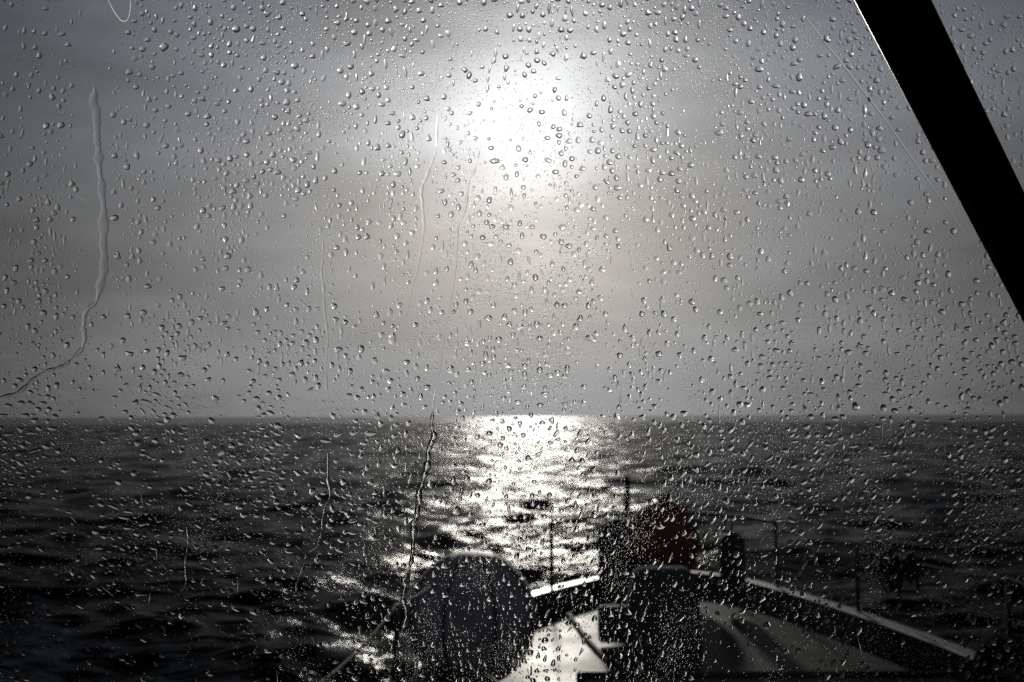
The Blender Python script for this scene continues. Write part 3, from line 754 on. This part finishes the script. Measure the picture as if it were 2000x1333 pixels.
# runs of water, and last a line modelling a reflection: (points in photo pixels, half widths px, height ratio, name, label)
RUNS = [
 ([(183,160),(187,215),(190,260),(191,305),(197,350),(203,420),(202,480),(203,520),(195,560),(187,592),(171,605),(163,635),(165,655),(160,680),(143,698),(130,711),(115,718),(85,727),(60,744),(38,765),(-8,779)],
  [2,7,8,8,7.5,7.5,7,6.5,6,4.8,5,4.5,4,4,3.5,3,2.5,2.5,2.5,2.5,2.5], 0.2, 'long crooked water run widening upward, down the left side of the windscreen'),
 ([(855,225),(854,250),(852,290),(846,312),(833,345),(824,372),(825,400),(828,440),(825,470),(818,510),(806,560),(794,610),(783,650)],
  [0.9,1.6,1.3,2.2,3.2,3,2.2,2.8,2.2,2,1.6,1.4,1.2], 0.08, 'wandering water run left of the sun, ending at an oval drop'),
 ([(968,95),(966,116),(957,133),(952,160),(950,190)], [2.2,2.6,2.4,2.2,2.0], 0.30, 'short hooked water run at the upper edge of the sun glow'),
 ([(938,290),(928,330),(918,352),(912,385),(908,415),(894,450),(893,480),(889,530),(884,570),(875,620),(868,660),(862,700),(856,740),(848,778),(845,800)],
  [1.6,2,2.4,2,2,2.4,1.8,1.6,1.6,1.4,1.4,1.4,1.4,1.8,2.4], 0.16, 'thin faint water run from the sun glow down towards the horizon'),
 ([(846,800),(843,830),(846,855),(838,875),(836,900),(829,930),(820,960),(818,985),(813,1010),(808,1040),(806,1075),(800,1110),(793,1140),(787,1165),(790,1180),(794,1200),(790,1222),(783,1240)],
  [3.5,4,4.5,5,4.5,5,5,4.5,5,5.5,5,5,6,6,6.5,6,5,4], 0.55, 'thick glistening water run over the sea, ending left of the grey float'),
 ([(630,470),(631,500),(628,530),(632,565),(633,600),(638,640),(640,660),(638,690),(637,735),(638,765)], [1.8,2,2.2,2.6,2.8,2.8,2.4,2.2,2,1.8], 0.14, 'thin wavy water run on the grey sky left of the glow'),
 ([(640,885),(641,930),(644,970),(632,1000),(628,1040),(619,1066),(600,1082),(592,1110),(583,1130),(577,1160)], [1.8,2,2.2,2.4,2,2.2,2.4,2.2,2.2,2], 0.35, 'thin crooked water run over dark sea left of the sun glitter'),
 ([(365,1030),(368,1062),(362,1100),(364,1140),(353,1155)], [1.6,1.8,1.6,2,2.2], 0.35, 'faint dark water run over the dark sea at lower left'),
 ([(1212,765),(1212,785),(1206,800)], [1.4,1.8,3], 0.35, 'short tail of water above the hanging drop at the horizon'),
 ([(906,940),(901,960),(898,982)], [1.8,2.2,2.4], 0.35, 'short water tail joining two drops over the sun glitter'),
 ([(1405,785),(1405,805),(1406,828)], [1.0,1.3,1.5], 0.35, 'short water tail crossing the horizon right of the glitter'),
 ([(210,-2),(221,20),(232,36),(241,42),(249,38),(254,20),(255,-2)], [0.6,0.6,0.6,0.8,0.6,0.6,0.6], 0.35, 'thin looped rim of dried water at the top left'),
 ([(1562,20),(1590,55),(1617,91),(1645,126),(1675,165),(1734,242),(1787,319),(1847,403),(1890,465)], [0.6,1.1,1.4,1.6,1.6,1.5,1.4,1.1,0.6], 0.28, 'long straight line beside the black strut, modelled reflection of its bright edge'),  # clear ridge shaped to stand for the strut edge's reflection in the glass
]
r4 = np.random.default_rng(8)
run_pts = []
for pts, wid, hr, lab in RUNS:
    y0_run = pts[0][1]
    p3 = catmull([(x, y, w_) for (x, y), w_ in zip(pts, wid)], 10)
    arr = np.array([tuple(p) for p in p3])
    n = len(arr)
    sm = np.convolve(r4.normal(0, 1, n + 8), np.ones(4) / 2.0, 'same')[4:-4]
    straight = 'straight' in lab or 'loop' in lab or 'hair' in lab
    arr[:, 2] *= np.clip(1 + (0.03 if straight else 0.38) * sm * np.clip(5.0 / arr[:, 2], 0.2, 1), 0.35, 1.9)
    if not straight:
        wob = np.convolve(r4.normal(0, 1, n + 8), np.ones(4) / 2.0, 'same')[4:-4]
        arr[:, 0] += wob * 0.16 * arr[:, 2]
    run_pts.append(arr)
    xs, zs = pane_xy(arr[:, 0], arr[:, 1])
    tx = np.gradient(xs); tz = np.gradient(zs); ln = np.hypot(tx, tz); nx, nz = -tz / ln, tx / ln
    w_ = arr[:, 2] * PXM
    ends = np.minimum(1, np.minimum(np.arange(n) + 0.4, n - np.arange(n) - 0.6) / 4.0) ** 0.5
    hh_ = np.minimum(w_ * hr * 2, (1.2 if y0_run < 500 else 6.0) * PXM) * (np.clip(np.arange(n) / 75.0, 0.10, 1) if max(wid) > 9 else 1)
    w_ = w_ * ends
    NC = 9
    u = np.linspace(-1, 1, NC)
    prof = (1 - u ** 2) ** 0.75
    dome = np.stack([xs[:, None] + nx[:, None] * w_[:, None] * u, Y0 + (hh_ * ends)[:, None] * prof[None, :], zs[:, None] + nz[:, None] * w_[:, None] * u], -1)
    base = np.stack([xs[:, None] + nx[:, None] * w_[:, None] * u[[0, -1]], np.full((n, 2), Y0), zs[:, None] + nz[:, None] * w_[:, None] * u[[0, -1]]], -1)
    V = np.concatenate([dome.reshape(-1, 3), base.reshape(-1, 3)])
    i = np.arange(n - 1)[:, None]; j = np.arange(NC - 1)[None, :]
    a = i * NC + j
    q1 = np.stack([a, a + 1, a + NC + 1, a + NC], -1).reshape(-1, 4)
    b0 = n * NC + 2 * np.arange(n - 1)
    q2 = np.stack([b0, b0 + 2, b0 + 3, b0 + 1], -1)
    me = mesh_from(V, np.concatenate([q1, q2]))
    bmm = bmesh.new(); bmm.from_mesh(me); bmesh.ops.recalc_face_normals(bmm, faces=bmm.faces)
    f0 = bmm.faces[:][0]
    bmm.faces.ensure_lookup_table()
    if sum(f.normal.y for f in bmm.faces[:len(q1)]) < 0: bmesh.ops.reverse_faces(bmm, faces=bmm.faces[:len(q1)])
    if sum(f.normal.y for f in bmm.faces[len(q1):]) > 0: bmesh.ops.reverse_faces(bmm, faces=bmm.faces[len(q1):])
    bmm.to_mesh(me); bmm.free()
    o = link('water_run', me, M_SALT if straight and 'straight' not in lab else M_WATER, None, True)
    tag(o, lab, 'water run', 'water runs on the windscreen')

# ---- where the small drops sit
def vnoise(x, y, sx, sy, seed):
    g = np.random.default_rng(seed).uniform(0, 1, (64, 64))
    u, v = (x + 4000) / sx, (y + 4000) / sy
    i, j = np.floor(u).astype(int), np.floor(v).astype(int); fu, fv = u - i, v - j
    fu, fv = fu * fu * (3 - 2 * fu), fv * fv * (3 - 2 * fv)
    G = lambda a, b: g[a % 64, b % 64]
    return (G(i, j) * (1 - fu) + G(i + 1, j) * fu) * (1 - fv) + (G(i, j + 1) * (1 - fu) + G(i + 1, j + 1) * fu) * fv

def density(x, y, micro):
    d = np.ones_like(x)
    if micro:
        d *= 0.06 + 3.2 * vnoise(x, y, 52, 80, 1) ** 3
        top = np.exp(-((x - 1080) / 520) ** 2) * np.exp(-(np.clip(y, 0, None) / 170) ** 2)
        midc = np.exp(-((x - 1000) / 300) ** 2) * np.exp(-((y - 640) / 190) ** 2)
        d *= 0.55 + 1.6 * top + 1.3 * midc - 0.12 * (y > 850)
        d *= 1 + 1.2 * ((np.abs(x - 922) < 130) & (y > 1080)) + 1.0 * ((np.abs(x - 1280) < 110) & (y > 960))
        d *= np.where((x < 420) & (y < 700), 0.35, 1.0)
    else:
        d *= 0.12 + 2.0 * vnoise(x, y, 62, 120, 2) ** 1.6
        d *= np.where(y > 1190, 0.75, 1.0)
    strip = (np.abs(x - (172 + 0.04 * np.clip(y, 0, 600))) < 34) & (y < 600)
    d *= np.where(strip, 0.06, 1.0)
    hand = ((np.abs(x - 840 + (y - 300) * 0.05) < 12) & (y > 180) & (y < 600))
    d *= np.where(hand, 0.3, 1.0)
    bl = (x < 560) & (y > 1120)
    d *= np.where(bl, 0.32, 1.0)
    d *= np.where((x > 1720) & (y > 1080), 0.55, 1.0)
    return d

CELL = 14.0
grid = {}
def add_to_grid(x, y, r):
    grid.setdefault((int(x // CELL), int(y // CELL)), []).append((x, y, r))
def free(x, y, r, gap):
    cx_, cy_ = int(x // CELL), int(y // CELL)
    for i in (-1, 0, 1):
        for j in (-1, 0, 1):
            for (a, b, q) in grid.get((cx_ + i, cy_ + j), ()):
                if (a - x) ** 2 + (b - y) ** 2 < (r + q) ** 2 * gap: return False
    return True
for bx, by, bw, bh, bt in big:
    n = max(1, int(round(max(bw, bh) / min(bw, bh))))
    r = min(bw, bh) / 2
    L = (max(bw, bh) / 2 - r)
    a = math.radians(bt) if bh >= bw else math.radians(bt + 90)
    for k in np.linspace(-1, 1, max(2, n + 1)):
        add_to_grid(bx + math.sin(a) * L * k, by - math.cos(a) * L * k, r)
for arr in run_pts:
    for p in arr: add_to_grid(p[0], p[1], p[2] * 0.9 + 2.5)

XA, XB, YA, YB_ = -240, 2240, -160, 1500
def scatter(n, smin, smax, power, micro, seed, gap, box_=None):
    rr = np.random.default_rng(seed)
    m = int(n * 6)
    xa, xb, ya, yb = box_ or (XA, XB, YA, YB_)
    x = rr.uniform(xa, xb, m); y = rr.uniform(ya, yb, m)
    if box_:                                        # the rest of the pane, beyond the photograph's edges
        o_ = ~((x > XA) & (x < XB) & (y > YA) & (y < YB_)); x, y = x[o_], y[o_]; m = len(x)
    ok = rr.uniform(0, 2.4, m) < density(x, y, micro)
    x, y = x[ok], y[ok]
    s = smin + (smax - smin) * rr.uniform(0, 1, len(x)) ** power
    o = np.argsort(-s[:n * 2]); x, y, s = x[:n * 2][o], y[:n * 2][o], s[:n * 2][o]
    out = []
    for X_, Y_, S_ in zip(x, y, s):
        if free(X_, Y_, S_ / 2 * 1.1, gap):
            add_to_grid(X_, Y_, S_ / 2 * 1.15); out.append((X_, Y_, S_))
            if len(out) >= n: break
    return np.array(out)
med = scatter(20000, 2.6, 13.0, 3.3, False, 21, 1.0)
med = np.concatenate([med, scatter(19000, 2.6, 13.0, 3.0, False, 23, 1.0, (-1400, 3600, -620, 1900))])
mic = scatter(95000, 1.2, 3.0, 1.5, True, 22, 1.0)
mic = np.concatenate([mic, scatter(30000, 1.4, 3.0, 1.5, True, 24, 1.0, (-1400, 3600, -620, 1900))])

def shape_of(x, y, s, seed):
    r5 = np.random.default_rng(seed); n = len(x)
    asp = np.exp(r5.normal(0.12, 0.28, n))                         # >1: tall
    streak = r5.uniform(0, 1, n) < 0.10 + 0.08 * ((x > 600) & (x < 1750) & (y < 800))
    asp = np.where(streak, r5.uniform(2.0, 4.2, n), asp)
    tilt = r5.normal(0, 9, n)
    lr = (x > 1050) & (y > 830); ll = (x < 700) & (y > 760)
    asp = np.where(lr, np.exp(r5.normal(0.45, 0.35, n)), asp)
    tilt = np.where(lr, r5.normal(26 + 22 * np.clip((x - 1300) / 700, 0, 1), 12, n), tilt)
    asp = np.where(ll, np.exp(r5.normal(-0.45, 0.35, n)), asp)
    tilt = np.where(ll, r5.normal(22, 16, n), tilt)
    b = s / 2 * np.sqrt(asp); a = s / 2 / np.sqrt(asp)
    return a, b, np.radians(tilt)

def stuff_drops(D, nt, nr, seed, irr):
    x, y, s = D.T
    a, b, t = shape_of(x, y, s, seed)
    r6 = np.random.default_rng(seed + 1)
    al = np.radians(np.clip(r6.normal(52 if nt < 12 else 40, 11, len(x)), 16, 62))
    egg = np.where(r6.uniform(0, 1, len(x)) < 0.4, r6.uniform(0.05, 0.45, len(x)), 0) * np.where(r6.uniform(0, 1, len(x)) < 0.75, 1, -1)
    cx, cz = pane_xy(x, y)
    return drops_geometry(cx, cz, a * PXM, b * PXM, t, al, nt, nr, np.full(len(x), irr), seed + 2, egg)

NBIG = 300
rest = big[NBIG:]
parts = []
for D, nt, nr, sd_, irr in ((med, 16, 5, 31, 0.12), (mic, 8, 3, 41, 0.06)):
    parts.append(stuff_drops(D, nt, nr, sd_, irr))
def big_arrays(B, seed):
    r7 = np.random.default_rng(seed)
    x, y, w_, h_, t = B.T
    al = np.radians(np.clip(r7.normal(42, 10, len(x)), 22, 62))
    tall = h_ > w_ * 1.15
    egg = np.where(tall, r7.uniform(0.05, 0.4, len(x)), r7.uniform(-0.15, 0.2, len(x)))
    cx, cz = pane_xy(x, y)
    irr = r7.uniform(0.05, 0.15, len(x))
    return cx, cz, w_ / 2 * PXM, h_ / 2 * PXM, np.radians(t), al, irr, egg
cx, cz, a, b, t, al, irr, egg = big_arrays(rest, 51)
parts.append(drops_geometry(cx, cz, a, b, t, al, 24, 7, irr, 52, egg))
off = 0; VV, QQ, TT = [], [], []
for V, Q, T, *_ in parts:
    VV.append(V); QQ.append(Q + off); TT.append(T + off); off += len(V)
me = mesh_from(np.concatenate(VV), np.concatenate(QQ), np.concatenate(TT))
o = link('rain_spatter', me, M_WATER, None, True)
tag(o, 'fine spatter of countless small raindrops covering the whole windscreen', 'rain spatter', kind='stuff')

# ---- the 300 largest drops, each an object
def where(x, y):
    ds = math.hypot(x - 1030, y - 230)
    if ds < 165: return 'on the white sun glow'
    if abs(x - 922) < 125 and y > 1085: return 'before the grey float'
    if abs(x - 1297) < 70 and 975 < y < 1135: return 'before the red fender'
    if y < 815:
        if ds < 420: return 'on the pale sky round the sun'
        if y > 690: return 'on sky above the horizon'
        return 'on grey sky left of the sun' if x < 1030 else 'on grey sky right of the sun'
    if x > 1030 and y > 1150: return 'before the foredeck'
    if 800 < x < 1240 and y < 1090: return 'on the sun glitter'
    return 'on the dark sea at left' if x < 1000 else 'on the dark sea at right'
HAND = {
 (766, 662): 'large oval raindrop hanging at the foot of a faint water run left of centre',
 (1204, 816): 'large hanging raindrop with a tail, straddling the horizon right of the glitter',
 (433, 880): 'tall raindrop showing dark sea above bright sky, just below the left horizon',
 (320, 92): 'broad round raindrop standing alone on grey sky at upper left',
 (891, 997): 'dark raindrop at the foot of a short tail over the sun glitter',
}
B300 = big[:NBIG]
cx, cz, a, b, t, al, irr, egg = big_arrays(B300, 61)
seen = set()
for i in range(len(B300)):
    x, y, w_, h_, tt = B300[i]
    z1 = np.zeros(1)
    V, Q, T, *_ = drops_geometry(z1, z1, a[i:i+1], b[i:i+1], t[i:i+1], al[i:i+1], 32, 9, irr[i:i+1], 700 + i, egg[i:i+1])
    V = V - np.array([0, Y0, 0])
    me = mesh_from(V, Q, T)
    o = link('raindrop', me, M_WATER, None, True)
    o.location = (cx[i], Y0, cz[i])
    asp = h_ / w_
    shp = 'tall' if asp > 1.8 else 'oval' if asp > 1.22 else 'flat wide' if asp < 0.6 else 'wide' if asp < 0.82 else 'round'
    if abs(tt) > 14 and shp != 'round': shp = 'slanting'
    lab = None
    for (hx, hy), L in HAND.items():
        if math.hypot(x - hx, y - hy) < 8: lab = L
    if lab is None:
        px, py = round(x / 20), round(y / 13.33)
        lab = f'{shp} raindrop {where(x, y)}, {px} percent across, {py} percent down'
    if lab in seen: lab = lab.replace('raindrop', 'smaller raindrop', 1)
    seen.add(lab)
    tag(o, lab, 'raindrop', 'larger raindrops on the windscreen')
print('drops', len(big), len(med), len(mic))
